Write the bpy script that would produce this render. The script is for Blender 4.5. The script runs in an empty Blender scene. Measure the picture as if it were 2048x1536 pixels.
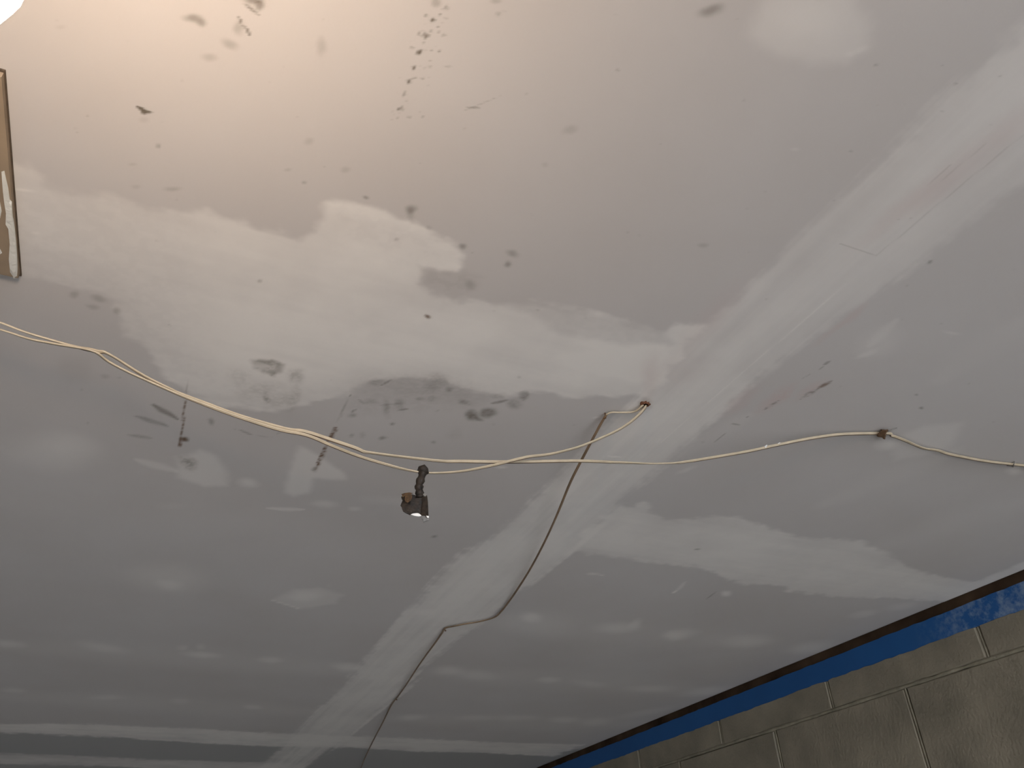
import bpy, math, random
import numpy as np
from mathutils import Vector, Matrix

random.seed(7)
RNG = np.random.RandomState(11)
SC = bpy.context.scene
COL = SC.collection

# ------------------------------------------------------------------ camera
FPX = 1619.1                       # focal length in pixels of the 2048 x 1536 frame
CAM_Z = 1.75                       # eye height
H = 0.62                           # ceiling above the lens
CZ = CAM_Z + H                     # ceiling height
WALL_Y = 2.8306 * H                # face of the block wall
a, b, c = 1.12763337, 2.1670626, -0.04963953
def _rz(t): return np.array([[math.cos(t), -math.sin(t), 0], [math.sin(t), math.cos(t), 0], [0, 0, 1]])
def _rx(t): return np.array([[1, 0, 0], [0, math.cos(t), -math.sin(t)], [0, math.sin(t), math.cos(t)]])
ROT = _rz(a) @ _rx(b) @ _rz(c)
cam = bpy.data.cameras.new('camera')
cam.sensor_width = 36.0
cam.sensor_fit = 'HORIZONTAL'
cam.lens = FPX * 36.0 / 2048.0
cam.clip_start = 0.01
cam_o = bpy.data.objects.new('camera', cam)
COL.objects.link(cam_o)
m4 = Matrix([list(ROT[0]) + [0], list(ROT[1]) + [0], list(ROT[2]) + [CAM_Z], [0, 0, 0, 1]])
cam_o.matrix_world = m4
SC.camera = cam_o

# ------------------------------------------------------------------ light
SC.view_settings.view_transform = 'Standard'
SC.view_settings.look = 'None'
SC.view_settings.gamma = 1.0
SC.view_settings.use_curve_mapping = False
SC.view_settings.exposure = 0.0
SKY_STRENGTH = 19.2
BULB_STRENGTH = 166.0
world = bpy.data.worlds.new('overcast_sky')
SC.world = world
world.use_nodes = True
bgn = world.node_tree.nodes['Background']
bgn.inputs[0].default_value = (0.80, 0.875, 1.0, 1)
bgn.inputs[1].default_value = SKY_STRENGTH
# room: x from far wall to the doorway wall behind the lens, y across
X_FAR, X_BACK, Y_LEFT = -5.2, 3.0, -3.0
DOOR_Y0, DOOR_Y1, DOOR_Z1 = -0.55, 1.60, 2.12
pl = bpy.data.lights.new('doorway_portal', 'AREA')
pl.shape = 'RECTANGLE'; pl.size = DOOR_Y1 - DOOR_Y0; pl.size_y = DOOR_Z1
pl.cycles.is_portal = True
po = bpy.data.objects.new('doorway_portal', pl)
po.location = (X_BACK + 0.1, (DOOR_Y0 + DOOR_Y1) / 2, DOOR_Z1 / 2)
po.rotation_euler = (math.radians(90), 0, math.radians(90))
COL.objects.link(po)

# ------------------------------------------------------------------ projection helpers (used to measure the place)
def ray(px, py):
    return ROT @ np.array([(px - 1024) / FPX, -(py - 768) / FPX, -1.0])
def cw(px, py, sag=0.0):
    """point of the ceiling plane (or of a level `sag` below it) measured at a photo position"""
    d = ray(px, py)
    return d * (H - sag) / d[2] + np.array([0, 0, CAM_Z])
def c2(px, py):
    return cw(px, py)[:2]

# ------------------------------------------------------------------ noise
TAB = RNG.rand(256, 256)
def vnoise(x, y, seed=0):
    x = x + seed * 17.31; y = y + seed * 9.77
    xi = np.floor(x).astype(np.int64); yi = np.floor(y).astype(np.int64)
    fx = x - xi; fy = y - yi
    fx = fx * fx * (3 - 2 * fx); fy = fy * fy * (3 - 2 * fy)
    x0 = xi & 255; x1 = (xi + 1) & 255; y0 = yi & 255; y1 = (yi + 1) & 255
    return (TAB[x0, y0] * (1 - fx) + TAB[x1, y0] * fx) * (1 - fy) + (TAB[x0, y1] * (1 - fx) + TAB[x1, y1] * fx) * fy
def fbm(x, y, octv=4, seed=0):
    s = 0; amp = 0.5; tot = 0
    for k in range(octv):
        s = s + amp * vnoise(x * 2 ** k, y * 2 ** k, seed + k * 3)
        tot += amp; amp *= 0.55
    return s / tot
def sstep(e0, e1, v):
    t = np.clip((v - e0) / (e1 - e0), 0, 1)
    return t * t * (3 - 2 * t)

# ------------------------------------------------------------------ materials
MATS = {}
def new_mat(name):
    m = bpy.data.materials.new(name); m.use_nodes = True
    MATS[name] = m
    nt = m.node_tree
    return m, nt, nt.nodes['Principled BSDF']
def noisy(name, col, var=0.15, scale=20.0, rough=0.8, bump=0.0, bscale=80.0, spec=0.3, col2=None, metallic=0.0, obj_coord=True):
    m, nt, bs = new_mat(name)
    tc = nt.nodes.new('ShaderNodeTexCoord')
    geo = nt.nodes.new('ShaderNodeNewGeometry')
    src = tc.outputs['Object'] if obj_coord else geo.outputs['Position']
    n = nt.nodes.new('ShaderNodeTexNoise'); n.inputs['Scale'].default_value = scale; n.inputs['Detail'].default_value = 6
    nt.links.new(src, n.inputs['Vector'])
    r = nt.nodes.new('ShaderNodeValToRGB')
    r.color_ramp.elements[0].position = 0.3; r.color_ramp.elements[1].position = 0.7
    c2_ = col2 if col2 else tuple(min(1, v * (1 + var)) for v in col)
    r.color_ramp.elements[0].color = tuple(v * (1 - var) for v in col) + (1,)
    r.color_ramp.elements[1].color = tuple(c2_) + (1,)
    nt.links.new(n.outputs['Fac'], r.inputs['Fac'])
    nt.links.new(r.outputs['Color'], bs.inputs['Base Color'])
    bs.inputs['Roughness'].default_value = rough
    bs.inputs['Specular IOR Level'].default_value = spec
    bs.inputs['Metallic'].default_value = metallic
    if bump:
        n2 = nt.nodes.new('ShaderNodeTexNoise'); n2.inputs['Scale'].default_value = bscale; n2.inputs['Detail'].default_value = 5
        nt.links.new(src, n2.inputs['Vector'])
        bp = nt.nodes.new('ShaderNodeBump'); bp.inputs['Strength'].default_value = bump; bp.inputs['Distance'].default_value = 0.004
        nt.links.new(n2.outputs['Fac'], bp.inputs['Height'])
        nt.links.new(bp.outputs['Normal'], bs.inputs['Normal'])
    return m

PAPER = (0.530, 0.497, 0.480)
MUD = (0.795, 0.752, 0.712)
STAIN = (0.115, 0.095, 0.070)
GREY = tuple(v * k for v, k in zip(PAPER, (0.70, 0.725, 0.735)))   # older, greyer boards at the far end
RUST = (0.130, 0.066, 0.030)
PINK = (0.540, 0.425, 0.405)
def surface_mat(name, base, mud, grey):
    """plasterboard paper or joint compound; the attributes hold smears, smudges and rust marks"""
    m, nt, bs = new_mat(name)
    L = nt.links.new
    geo = nt.nodes.new('ShaderNodeNewGeometry')
    def attr(n):
        at = nt.nodes.new('ShaderNodeAttribute'); at.attribute_name = n
        return at.outputs['Fac']
    def mix(f, c1, c2):
        mx = nt.nodes.new('ShaderNodeMix'); mx.data_type = 'RGBA'
        L(f, mx.inputs[0])
        for s, v in ((6, c1), (7, c2)):
            if isinstance(v, tuple): mx.inputs[s].default_value = v + (1,)
            else: L(v, mx.inputs[s])
        return mx.outputs[2]
    n = nt.nodes.new('ShaderNodeTexNoise'); n.inputs['Scale'].default_value = 3.2; n.inputs['Detail'].default_value = 5
    L(geo.outputs['Position'], n.inputs['Vector'])
    mr = nt.nodes.new('ShaderNodeMapRange')
    mr.inputs['From Min'].default_value = 0.3; mr.inputs['From Max'].default_value = 0.7
    mr.inputs['To Min'].default_value = 0.0; mr.inputs['To Max'].default_value = 1.0
    L(n.outputs['Fac'], mr.inputs['Value'])
    colr = mix(mr.outputs['Result'], tuple(v * k for v, k in zip(base, (0.965, 0.955, 0.95))), tuple(v * k for v, k in zip(base, (1.03, 1.035, 1.045))))
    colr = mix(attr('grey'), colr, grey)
    colr = mix(attr('cov'), colr, mud)
    colr = mix(attr('pink'), colr, PINK)
    colr = mix(attr('stain'), colr, STAIN)
    colr = mix(attr('rust'), colr, RUST)
    L(colr, bs.inputs['Base Color'])
    bs.inputs['Roughness'].default_value = 0.82
    bs.inputs['Specular IOR Level'].default_value = 0.22
    n2 = nt.nodes.new('ShaderNodeTexNoise'); n2.inputs['Scale'].default_value = 260; n2.inputs['Detail'].default_value = 4
    L(geo.outputs['Position'], n2.inputs['Vector'])
    bp = nt.nodes.new('ShaderNodeBump'); bp.inputs['Strength'].default_value = 0.10; bp.inputs['Distance'].default_value = 0.001
    L(n2.outputs['Fac'], bp.inputs['Height'])
    L(bp.outputs['Normal'], bs.inputs['Normal'])
    return m
M_PAPER = surface_mat('plasterboard_paper', PAPER, MUD, GREY)
M_BLOCK = noisy('concrete_block', (0.222, 0.198, 0.150), 0.20, 8.0, 0.95, 0.5, 130.0, 0.1, obj_coord=False, col2=(0.270, 0.236, 0.178))
M_MORTAR = noisy('mortar', (0.240, 0.215, 0.160), 0.25, 30.0, 0.95, 0.6, 160.0, 0.1, obj_coord=False)
M_WALL = noisy('grey_render', (0.52, 0.50, 0.46), 0.12, 5.0, 0.95, 0.3, 60.0, 0.1, obj_coord=False)
M_FLOOR = noisy('concrete_floor', (0.46, 0.445, 0.42), 0.15, 3.0, 0.9, 0.2, 40.0, 0.2, obj_coord=False)
M_WOOD = noisy('dark_timber', (0.040, 0.022, 0.013), 0.35, 9.0, 0.85, 0.3, 60.0, 0.1, obj_coord=False, col2=(0.085, 0.054, 0.033))
M_PLY = noisy('plywood', (0.285, 0.215, 0.150), 0.18, 14.0, 0.7, 0.2, 60.0, 0.25, obj_coord=False)
M_GAP_SHADE = noisy('painted_gap_shade', (0.10, 0.075, 0.055), 0.3, 60.0, 0.95, 0.0, 80, 0.05, obj_coord=False)  # brown-grey colour standing in for the shadow round the hatch board
M_DAUB = noisy('dried_compound', (0.66, 0.645, 0.60), 0.05, 30.0, 0.85, 0.3, 200.0, 0.2)
M_CABLE = noisy('cream_pvc', (0.47, 0.385, 0.275), 0.10, 60.0, 0.45, 0.0, 80, 0.45, obj_coord=False)
M_CABLE_EDGE = noisy('brown_pvc_edge', (0.11, 0.075, 0.050), 0.35, 30.0, 0.6, 0.0, 80, 0.3, obj_coord=False)  # darker brown for one edge of the cream cables
M_CABLE_W = noisy('white_pvc', (0.66, 0.58, 0.46), 0.08, 60.0, 0.45, 0.0, 80, 0.45, obj_coord=False)
M_CABLE_B = noisy('brown_pvc', (0.205, 0.135, 0.080), 0.30, 25.0, 0.55, 0.0, 80, 0.4, obj_coord=False)  # darker brown than the cream end of the same cable
M_TAPE = noisy('black_tape', (0.014, 0.012, 0.011), 0.35, 160.0, 0.6, 0.35, 400.0, 0.3, col2=(0.040, 0.028, 0.020))
M_TAPE_BR = noisy('brown_glue_residue', (0.040, 0.022, 0.010), 0.45, 320.0, 0.6, 0.2, 300.0, 0.3, col2=(0.105, 0.055, 0.020))
M_WHITE = noisy('white_paint', (0.82, 0.81, 0.79), 0.04, 60.0, 0.6, 0.0, 80, 0.3)
M_RUSTY = noisy('rusty_steel', (0.105, 0.050, 0.024), 0.4, 300.0, 0.75, 0.4, 500.0, 0.4, col2=(0.21, 0.115, 0.055))
M_STEEL = noisy('dull_steel', (0.25, 0.24, 0.23), 0.2, 300.0, 0.45, 0.1, 500.0, 0.5, metallic=0.7)
M_HOLE = noisy('torn_paper_edge', (0.16, 0.070, 0.040), 0.4, 300.0, 0.9, 0.4, 400.0, 0.1)
M_DARK = noisy('flat_black', (0.012, 0.010, 0.009), 0.2, 60.0, 1.0, 0.0, 80, 0.0)
M_GROUND = noisy('pale_gravel', (0.40, 0.39, 0.36), 0.15, 4.0, 0.95, 0.2, 40.0, 0.1, obj_coord=False)
M_BAKELITE = noisy('black_bakelite', (0.03, 0.03, 0.03), 0.1, 60.0, 0.35, 0.0, 80, 0.5)
M_GLOW, _nt, _bs = new_mat('lit_frosted_glass')
_bs.inputs['Base Color'].default_value = (0.9, 0.88, 0.82, 1)
_bs.inputs['Emission Color'].default_value = (1.0, 0.755, 0.53, 1)
_bs.inputs['Emission Strength'].default_value = BULB_STRENGTH
# blue paint with chalky white rub marks
M_BLUE, nt, bs = new_mat('blue_paint')
geo = nt.nodes.new('ShaderNodeNewGeometry')
sx = nt.nodes.new('ShaderNodeSeparateXYZ'); nt.links.new(geo.outputs['Position'], sx.inputs[0])
n1 = nt.nodes.new('ShaderNodeTexNoise'); n1.inputs['Scale'].default_value = 34; n1.inputs['Detail'].default_value = 8; n1.inputs['Roughness'].default_value = 0.7
nt.links.new(geo.outputs['Position'], n1.inputs['Vector'])
mr1 = nt.nodes.new('ShaderNodeMapRange'); mr1.interpolation_type = 'SMOOTHSTEP'
mr1.inputs['From Min'].default_value = -1.46; mr1.inputs['From Max'].default_value = -1.22
nt.links.new(sx.outputs['X'], mr1.inputs['Value'])
mr2 = nt.nodes.new('ShaderNodeMapRange'); mr2.inputs['From Min'].default_value = 0.44; mr2.inputs['From Max'].default_value = 0.78
nt.links.new(n1.outputs['Fac'], mr2.inputs['Value'])
mu = nt.nodes.new('ShaderNodeMath'); mu.operation = 'MULTIPLY'
nt.links.new(mr1.outputs['Result'], mu.inputs[0]); nt.links.new(mr2.outputs['Result'], mu.inputs[1])
n3 = nt.nodes.new('ShaderNodeTexNoise'); n3.inputs['Scale'].default_value = 6; n3.inputs['Detail'].default_value = 5
nt.links.new(geo.outputs['Position'], n3.inputs['Vector'])
mb = nt.nodes.new('ShaderNodeMix'); mb.data_type = 'RGBA'
mb.inputs[6].default_value = (0.012, 0.066, 0.205, 1); mb.inputs[7].default_value = (0.018, 0.098, 0.285, 1)
nt.links.new(n3.outputs['Fac'], mb.inputs[0])
mx = nt.nodes.new('ShaderNodeMix'); mx.data_type = 'RGBA'; mx.inputs[7].default_value = (0.26, 0.33, 0.42, 1)
nt.links.new(mu.outputs[0], mx.inputs[0]); nt.links.new(mb.outputs[2], mx.inputs[6])
nt.links.new(mx.outputs[2], bs.inputs['Base Color'])
bs.inputs['Roughness'].default_value = 0.6; bs.inputs['Specular IOR Level'].default_value = 0.25

# ------------------------------------------------------------------ object helpers
def link(o, parent=None):
    COL.objects.link(o)
    if parent is not None:
        o.parent = parent
        o.matrix_parent_inverse = Matrix.Translation(parent.location).inverted() if parent.location.length else Matrix()
    return o
def mesh_obj(name, verts, faces, mat, parent=None, smooth=False):
    """vertices in world space; origin stays at the world origin unless moved by origin_to"""
    me = bpy.data.meshes.new(name)
    me.from_pydata([tuple(map(float, v)) for v in verts], [], faces)
    me.materials.append(mat)
    if smooth:
        me.polygons.foreach_set('use_smooth', [True] * len(me.polygons))
    me.update()
    return link(bpy.data.objects.new(name, me), parent)
def thing(name, label, cat, loc, group=None):
    o = bpy.data.objects.new(name, None); o.empty_display_size = 0.05
    o.location = loc
    COL.objects.link(o)
    return tag(o, label, cat, group)
def tag(o, label, cat, group=None):
    o['label'] = label; o['category'] = cat
    if group: o['group'] = group
    return o
def struct(o, label=None):
    o['kind'] = 'structure'
    if label: o['label'] = label
    return o
class MB:
    """collects shapes into one mesh"""
    def __init__(s): s.v = []; s.f = []
    def box(s, lo, hi, bev=0.0):
        if bev <= 0:
            n = len(s.v)
            s.v += [(x, y, z) for z in (lo[2], hi[2]) for y in (lo[1], hi[1]) for x in (lo[0], hi[0])]
            s.f += [tuple(n + i for i in q) for q in ((0, 2, 3, 1), (4, 5, 7, 6), (0, 1, 5, 4), (2, 6, 7, 3), (0, 4, 6, 2), (1, 3, 7, 5))]
        return s
    def tube(s, pts, rads, n=10, cap=True):
        pts = [Vector(p) for p in pts]
        if not hasattr(rads, '__len__'): rads = [rads] * len(pts)
        base = len(s.v); up = None
        for i, p in enumerate(pts):
            t = (pts[min(i + 1, len(pts) - 1)] - pts[max(i - 1, 0)]).normalized()
            if up is None: up = Vector((0, 0, 1)) if abs(t.z) < 0.9 else Vector((1, 0, 0))
            u = (up - t * up.dot(t)).normalized(); w = t.cross(u); up = u
            for k in range(n):
                an = 2 * math.pi * k / n
                s.v.append(tuple(p + (u * math.cos(an) + w * math.sin(an)) * rads[i]))
        for i in range(len(pts) - 1):
            for k in range(n):
                k2 = (k + 1) % n
                s.f.append((base + i * n + k, base + i * n + k2, base + (i + 1) * n + k2, base + (i + 1) * n + k))
        if cap:
            s.f.append(tuple(base + k for k in reversed(range(n))))
            s.f.append(tuple(base + (len(pts) - 1) * n + k for k in range(n)))
        return s
    def prism(s, poly, axis_u, axis_v, org, nrm, thick):
        """extruded outline; poly in (u, v)"""
        org, au, av, nr = map(Vector, (org, axis_u, axis_v, nrm))
        n = len(s.v); k = len(poly)
        for d in (0.5, -0.5):
            for u, v in poly: s.v.append(tuple(org + au * u + av * v + nr * (thick * d)))
        s.f.append(tuple(range(n, n + k))); s.f.append(tuple(reversed(range(n + k, n + 2 * k))))
        for i in range(k):
            j = (i + 1) % k
            s.f.append((n + i, n + k + i, n + k + j, n + j))
        return s
    def build(s, name, mat, parent=None, smooth=False):
        return mesh_obj(name, s.v, s.f, mat, parent, smooth)

# ------------------------------------------------------------------ the room shell
def slab(name, lo, hi, mat, label, parent=None):
    o = MB().box(lo, hi).build(name, mat, parent)
    return struct(o, label) if parent is None else o
slab('floor', (X_FAR, Y_LEFT, -0.1), (X_BACK, WALL_Y + 0.2, 0.0), M_FLOOR, 'bare grey concrete floor of the room')
slab('wall_far', (X_FAR - 0.2, Y_LEFT - 0.2, -0.1), (X_FAR, WALL_Y + 0.2, CZ + 0.15), M_WALL, 'plain grey wall closing the far end of the room')
slab('wall_left', (X_FAR, Y_LEFT - 0.2, -0.1), (X_BACK + 0.2, Y_LEFT, CZ + 0.15), M_WALL, 'plain grey wall on the side away from the blocks')
wb = MB()
wb.box((X_BACK, Y_LEFT, -0.1), (X_BACK + 0.2, DOOR_Y0, CZ + 0.15))
wb.box((X_BACK, DOOR_Y1, -0.1), (X_BACK + 0.2, WALL_Y + 0.2, CZ + 0.15))
wb.box((X_BACK, DOOR_Y0, DOOR_Z1), (X_BACK + 0.2, DOOR_Y1, CZ + 0.15))
struct(wb.build('wall_back', M_WALL), 'grey wall with a wide open doorway letting the daylight in')
slab('ground', (X_BACK + 0.2, -12, -0.2), (16, 12, -0.1), M_GROUND, 'pale gravel ground outside the doorway')

# ------------------------------------------------------------------ ceiling surface marks
# every mark is a shape on the ceiling plane, in metres
COVS, STAINS, RUSTS, PINKS = [], [], [], []
class Blob:
    def __init__(s, px, py, rx, ry, ang=0, k=0.5, soft=0.8, patch=0.0, warp=1.0):
        ca, sa = math.cos(math.radians(ang)), math.sin(math.radians(ang))
        s.c = c2(px, py)
        e1 = c2(px + rx * ca, py + rx * sa) - s.c; e2 = c2(px - ry * sa, py + ry * ca) - s.c
        s.M = np.linalg.inv(np.array([e1, e2]).T)
        r = (1 + soft) * 1.15
        ext = r * np.sqrt(e1 ** 2 + e2 ** 2) + 0.004
        s.lo, s.hi = s.c - ext, s.c + ext
        s.k, s.soft, s.patch, s.warp = k, soft, patch, warp * min(1.0, math.hypot(*e2) / 0.006)
    def ev(s, x, y, wx, wy):
        dx = x + wx * s.warp - s.c[0]; dy = y + wy * s.warp - s.c[1]
        d = np.hypot(s.M[0, 0] * dx + s.M[0, 1] * dy, s.M[1, 0] * dx + s.M[1, 1] * dy)
        m = 1 - sstep(1 - s.soft, 1 + s.soft, d)
        if s.patch: m = m * (1 - s.patch + s.patch * sstep(0.35, 0.62, fbm(x * 260, y * 260, 3, 5)))
        return m * s.k
class Stroke:
    def __init__(s, p, q, w, k=0.5, soft=0.5, patch=0.0, taper=0.6, warp=0.5):
        s.a, s.b = c2(*p), c2(*q)
        d = np.array(q, float) - p; d /= np.hypot(*d); mid = (np.array(p, float) + q) / 2
        n = np.array([-d[1], d[0]])
        t = (s.b - s.a) / np.hypot(*(s.b - s.a))
        e = c2(*(mid + n * w / 2)) - c2(*mid)
        s.w = abs(e[0] * t[1] - e[1] * t[0])
        ext = s.w * (1 + soft) + 0.004
        s.lo, s.hi = np.minimum(s.a, s.b) - ext, np.maximum(s.a, s.b) + ext
        s.k, s.soft, s.patch, s.taper, s.warp = k, soft, patch, taper, warp * min(1.0, s.w / 0.003)
    def ev(s, x, y, wx, wy):
        x = x + wx * s.warp; y = y + wy * s.warp
        ab = s.b - s.a
        t = np.clip(((x - s.a[0]) * ab[0] + (y - s.a[1]) * ab[1]) / (ab @ ab), 0, 1)
        d = np.hypot(x - s.a[0] - t * ab[0], y - s.a[1] - t * ab[1])
        w = s.w * (1 - s.taper * np.abs(2 * t - 1) ** 2)
        m = 1 - sstep(1 - s.soft, 1 + s.soft, d / w)
        if s.patch: m = m * (1 - s.patch + s.patch * sstep(0.42, 0.58, fbm(x * 300, y * 300, 3, 8)))
        return m * s.k
class Poly:
    def __init__(s, pts, k=0.5, soft=0.012, patch=0.0, warp=1.0, world=None, bias=0.0):
        s.P = np.array([c2(*p) for p in pts]) if world is None else np.array(world)
        s.lo, s.hi = s.P.min(0) - soft - 0.012, s.P.max(0) + soft + 0.012
        s.k, s.soft, s.patch, s.warp, s.bias = k, soft, patch, warp, bias
    def sd(s, x, y):
        d2 = np.full(x.shape, 1e9); ins = np.zeros(x.shape, bool)
        n = len(s.P)
        for i in range(n):
            ax, ay = s.P[i]; bx, by = s.P[(i + 1) % n]
            ex, ey = bx - ax, by - ay
            t = np.clip(((x - ax) * ex + (y - ay) * ey) / (ex * ex + ey * ey + 1e-12), 0, 1)
            d2 = np.minimum(d2, (x - ax - t * ex) ** 2 + (y - ay - t * ey) ** 2)
            cr = ((ay > y) != (by > y)) & (x < ex * (y - ay) / (ey if abs(ey) > 1e-12 else 1e-12) + ax)
            ins ^= cr
        return np.where(ins, 1, -1) * np.sqrt(d2)
    def ev(s, x, y, wx, wy):
        d = s.sd(x + wx * s.warp, y + wy * s.warp) + s.bias
        m = sstep(-s.soft, s.soft, d)
        if s.patch: m = m * (1 - s.patch + s.patch * sstep(0.35, 0.62, fbm(x * 120, y * 120, 3, 5)))
        return m * s.k
COV_SCALE = 0.84
def B(lst, *rows, **kw):
    for r in rows: lst.append(Blob(*r, **kw))

# smudges, fingerprints, fly specks (photo position, radii, turn, strength)
B(STAINS, (385, 34, 17, 7, 12, .55), (402, 45, 9, 6, 20, .5), (505, 1, 17, 7, 0, .62), (517, 11, 8, 8, -30, .6),
  (476, 58, 8, 11, 10, .32), (458, 88, 15, 7, 25, .32), (418, 114, 13, 7, 0, .25), (289, 241, 8, 5, 0, .14),
  (643, 95, 10, 13, 20, .25), (318, 293, 4, 4, 0, .4), (620, 285, 8, 7, 0, .2), (344, 378, 15, 4, 0, .25), (120, 55, 9, 4, 0, .12),
  (265, 330, 7, 3, 0, .15), (576, 340, 6, 3, 0, .2), (608, 366, 4, 3, 0, .35), (690, 340, 8, 5, 0, .2), (272, 374, 8, 4, 0, .15),
  (734, 394, 5, 3, 20, .5), (823, 421, 9, 8, 0, .55), (826, 432, 6, 12, 0, .25), (924, 492, 7, 5, 0, .5), (1027, 509, 12, 6, 15, .4), (1016, 528, 6, 5, 0, .5),
  (792, 480, 4, 3, 0, .3), (858, 455, 5, 4, 0, .2), (1425, 22, 24, 10, -18, .5), (1406, 490, 9, 4, 0, .22), (1143, 258, 12, 9, -20, .2),
  (1090, 330, 5, 4, 0, .15), (1235, 141, 3, 3, 0, .3), (998, 27, 5, 4, 0, .3), (992, 2, 9, 4, 0, .3),
  (519, 562, 5, 3, 0, .35), (940, 573, 10, 9, 0, .25), (149, 588, 7, 6, 0, .3), (195, 597, 13, 5, 15, .3), (182, 612, 10, 5, 10, .25), (232, 620, 6, 6, 30, .3),
  (210, 752, 8, 4, 0, .2), (150, 740, 30, 20, 0, .08), (425, 844, 6, 6, 0, .45), (1844, 815, 4, 2.5, 0, .55), (1831, 790, 3, 2, 0, .4), (1859, 525, 5, 2.5, -40, .5),
  (869, 1074, 5, 2.5, -10, .5), (1393, 1099, 5, 1.5, 0, .5), (1753, 130, 4, 2, -30, .4), (1702, 302, 3, 2, 0, .3), (1910, 168, 3, 2, 0, .35), (1885, 222, 2, 1.5, 0, .35))
B(STAINS, (377, 927, 16, 9, 35, .55), (550, 748, 6, 5, 0, .5), (595, 752, 16, 12, -30, .35), (534, 794, 6, 8, 0, .5), (556, 800, 24, 11, -15, .2),
  (585, 796, 9, 20, 15, .26), (480, 752, 22, 14, 0, .14), (505, 785, 30, 18, 0, .14), (540, 775, 30, 10, 0, .12), (370, 877, 6, 4, 0, .8), (628, 939, 6, 5, 0, .55),
  patch=.55)
B(STAINS, (850, 775, 120, 24, 4, .16), (752, 766, 10, 5, 0, .32), (704, 830, 9, 4, 0, .42), (773, 816, 7, 15, -8, .38), (801, 808, 9, 8, 0, .38),
  (900, 780, 6, 4, 0, .6), (877, 761, 20, 12, 0, .26), (862, 775, 14, 9, 0, .2), (840, 797, 7, 3, 0, .38), (863, 798, 7, 5, -20, .32), (928, 803, 10, 5, 5, .48),
  (740, 803, 11, 6, 0, .26), (785, 847, 4, 2.5, 0, .6), (766, 877, 6, 3, 0, .5), (705, 871, 4, 3, 0, .4), (726, 871, 6, 5, 0, .2), (870, 884, 5, 3, 0, .4),
  (910, 867, 12, 9, 0, .1), (1002, 790, 14, 5, 0, .26), (1030, 807, 13, 9, 10, .42), (1048, 792, 8, 8, 0, .62), patch=.4)
B(STAINS, (946, 831, 14, 10, 25, .74), (960, 839, 8, 4, 15, .55), (979, 826, 16, 9, -8, .68), soft=.55, patch=.2)
fly = [(893, 15, 3, 5, 20, .65), (852, 31, 3, 3, 0, .55), (865, 39, 5, 4, -20, .85), (850, 70, 3.5, 6.5, 15, .85), (838, 104, 6.5, 4, -35, .95), (827, 135, 3.5, 4.5, 15, .85),
       (817, 163, 4, 4.5, 0, .85), (824, 95, 3, 3, 0, .5), (797, 219, 3, 3, 0, .75), (803, 217, 3, 5, 0, .5), (818, 234, 2.5, 2, 0, .75), (844, 233, 2.5, 2, 0, .45),
       (808, 190, 2.5, 5, 10, .45), (880, 28, 3, 2, 0, .5), (838, 67, 3, 5, -20, .45), (878, 102, 2, 3, 0, .55), (889, 69, 4, 3, 0, .3), (845, 157, 4, 2, 0, .4), (870, 4, 9, 9, 0, .35),
       (877, 53, 3, 2, 0, .45), (863, 62, 3, 3, 0, .4), (826, 157, 6, 2, -20, .4), (846, 85, 2, 2, 0, .4), (892, 36, 3, 3, 0, .3), (795, 236, 2, 2, 0, .3), (860, 132, 4, 2, 0, .25), (895, 133, 7, 2, 0, .25)]
B(STAINS, *fly, soft=.6, warp=.6)
for k in range(46):
    t = random.random()
    B(STAINS, (890 - 95 * t + random.gauss(0, 16), 5 + 235 * t + random.gauss(0, 10), random.uniform(.9, 2), random.uniform(.9, 2), 0, random.uniform(.2, .45)), warp=.3)
for k in range(70):   # scattered faint flecks over the boards
    B(STAINS, (random.uniform(30, 2030), random.uniform(20, 900), random.uniform(1.2, 3.5), random.uniform(1, 2.5), random.uniform(-40, 40), random.uniform(.08, .24)), warp=.5)
STAINS += [Stroke((488, 9), (518, 29), 6, .62, .8, .3), Stroke((477, 33), (483, 49), 5, .7, .7), Stroke((483, 49), (491, 57), 3, .4, .8), Stroke((491, 54), (498, 70), 6, .72, .7),
           Stroke((508, 4), (526, 3), 4, .5, .8), Stroke((935, 215), (962, 215), 4, .45, .8), Stroke((925, 223), (1000, 192), 2, .25, .8), Stroke((255, 160), (253, 178), 2, .2, .8),
           Stroke((305, 809), (353, 838), 10, .62, .75, .1), Stroke((273, 833), (333, 852), 8, .42, .8, .2), Stroke((258, 869), (303, 877), 6, .36, .8, .3),
           Stroke((480, 860), (508, 871), 3, .4, .8), Stroke((508, 871), (545, 874), 2, .2, .8), Stroke((763, 771), (781, 759), 4, .45, .8), Stroke((702, 825), (711, 818), 4, .5, .8),
           Stroke((798, 821), (817, 817), 4, .5, .8), Stroke((985, 806), (1017, 799), 5, .55, .7, .2), Stroke((716, 797), (728, 808), 4, .3, .8), Stroke((756, 811), (800, 807), 3, .22, .8),
           Stroke((682, 834), (701, 790), 2.2, .4, .8), Stroke((378, 745), (369, 802), 2.2, .3, .8), Stroke((702, 788), (671, 852), 2.4, .45, .7),
           Stroke((1412, 1199), (1433, 1183), 1.8, .5, .6), Stroke((1648, 729), (1659, 722), 5, .6, .7, .3), Stroke((1634, 741), (1646, 733), 2, .35, .8), Stroke((1605, 758), (1620, 748), 2, .25, .8),
           Stroke((1463, 847), (1480, 850), 3, .45, .7, .4), Stroke((1428, 885), (1452, 865), 2, .38, .7, .4), Stroke((1494, 835), (1497, 832), 3, .4, .7), Stroke((1527, 820), (1558, 800), 5, .5, .7, .8),
           Stroke((1600, 798), (1640, 775), 6, .5, .7, .8), Stroke((1680, 487), (1753, 511), 1.6, .22, .6), Stroke((1753, 511), (2048, 267), 2.4, .16, .7, .2, .1), Stroke((1840, 387), (1900, 330), 2.5, .16, .7),
           Stroke((1866, 375), (1980, 280), 2, .12, .7)]
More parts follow.
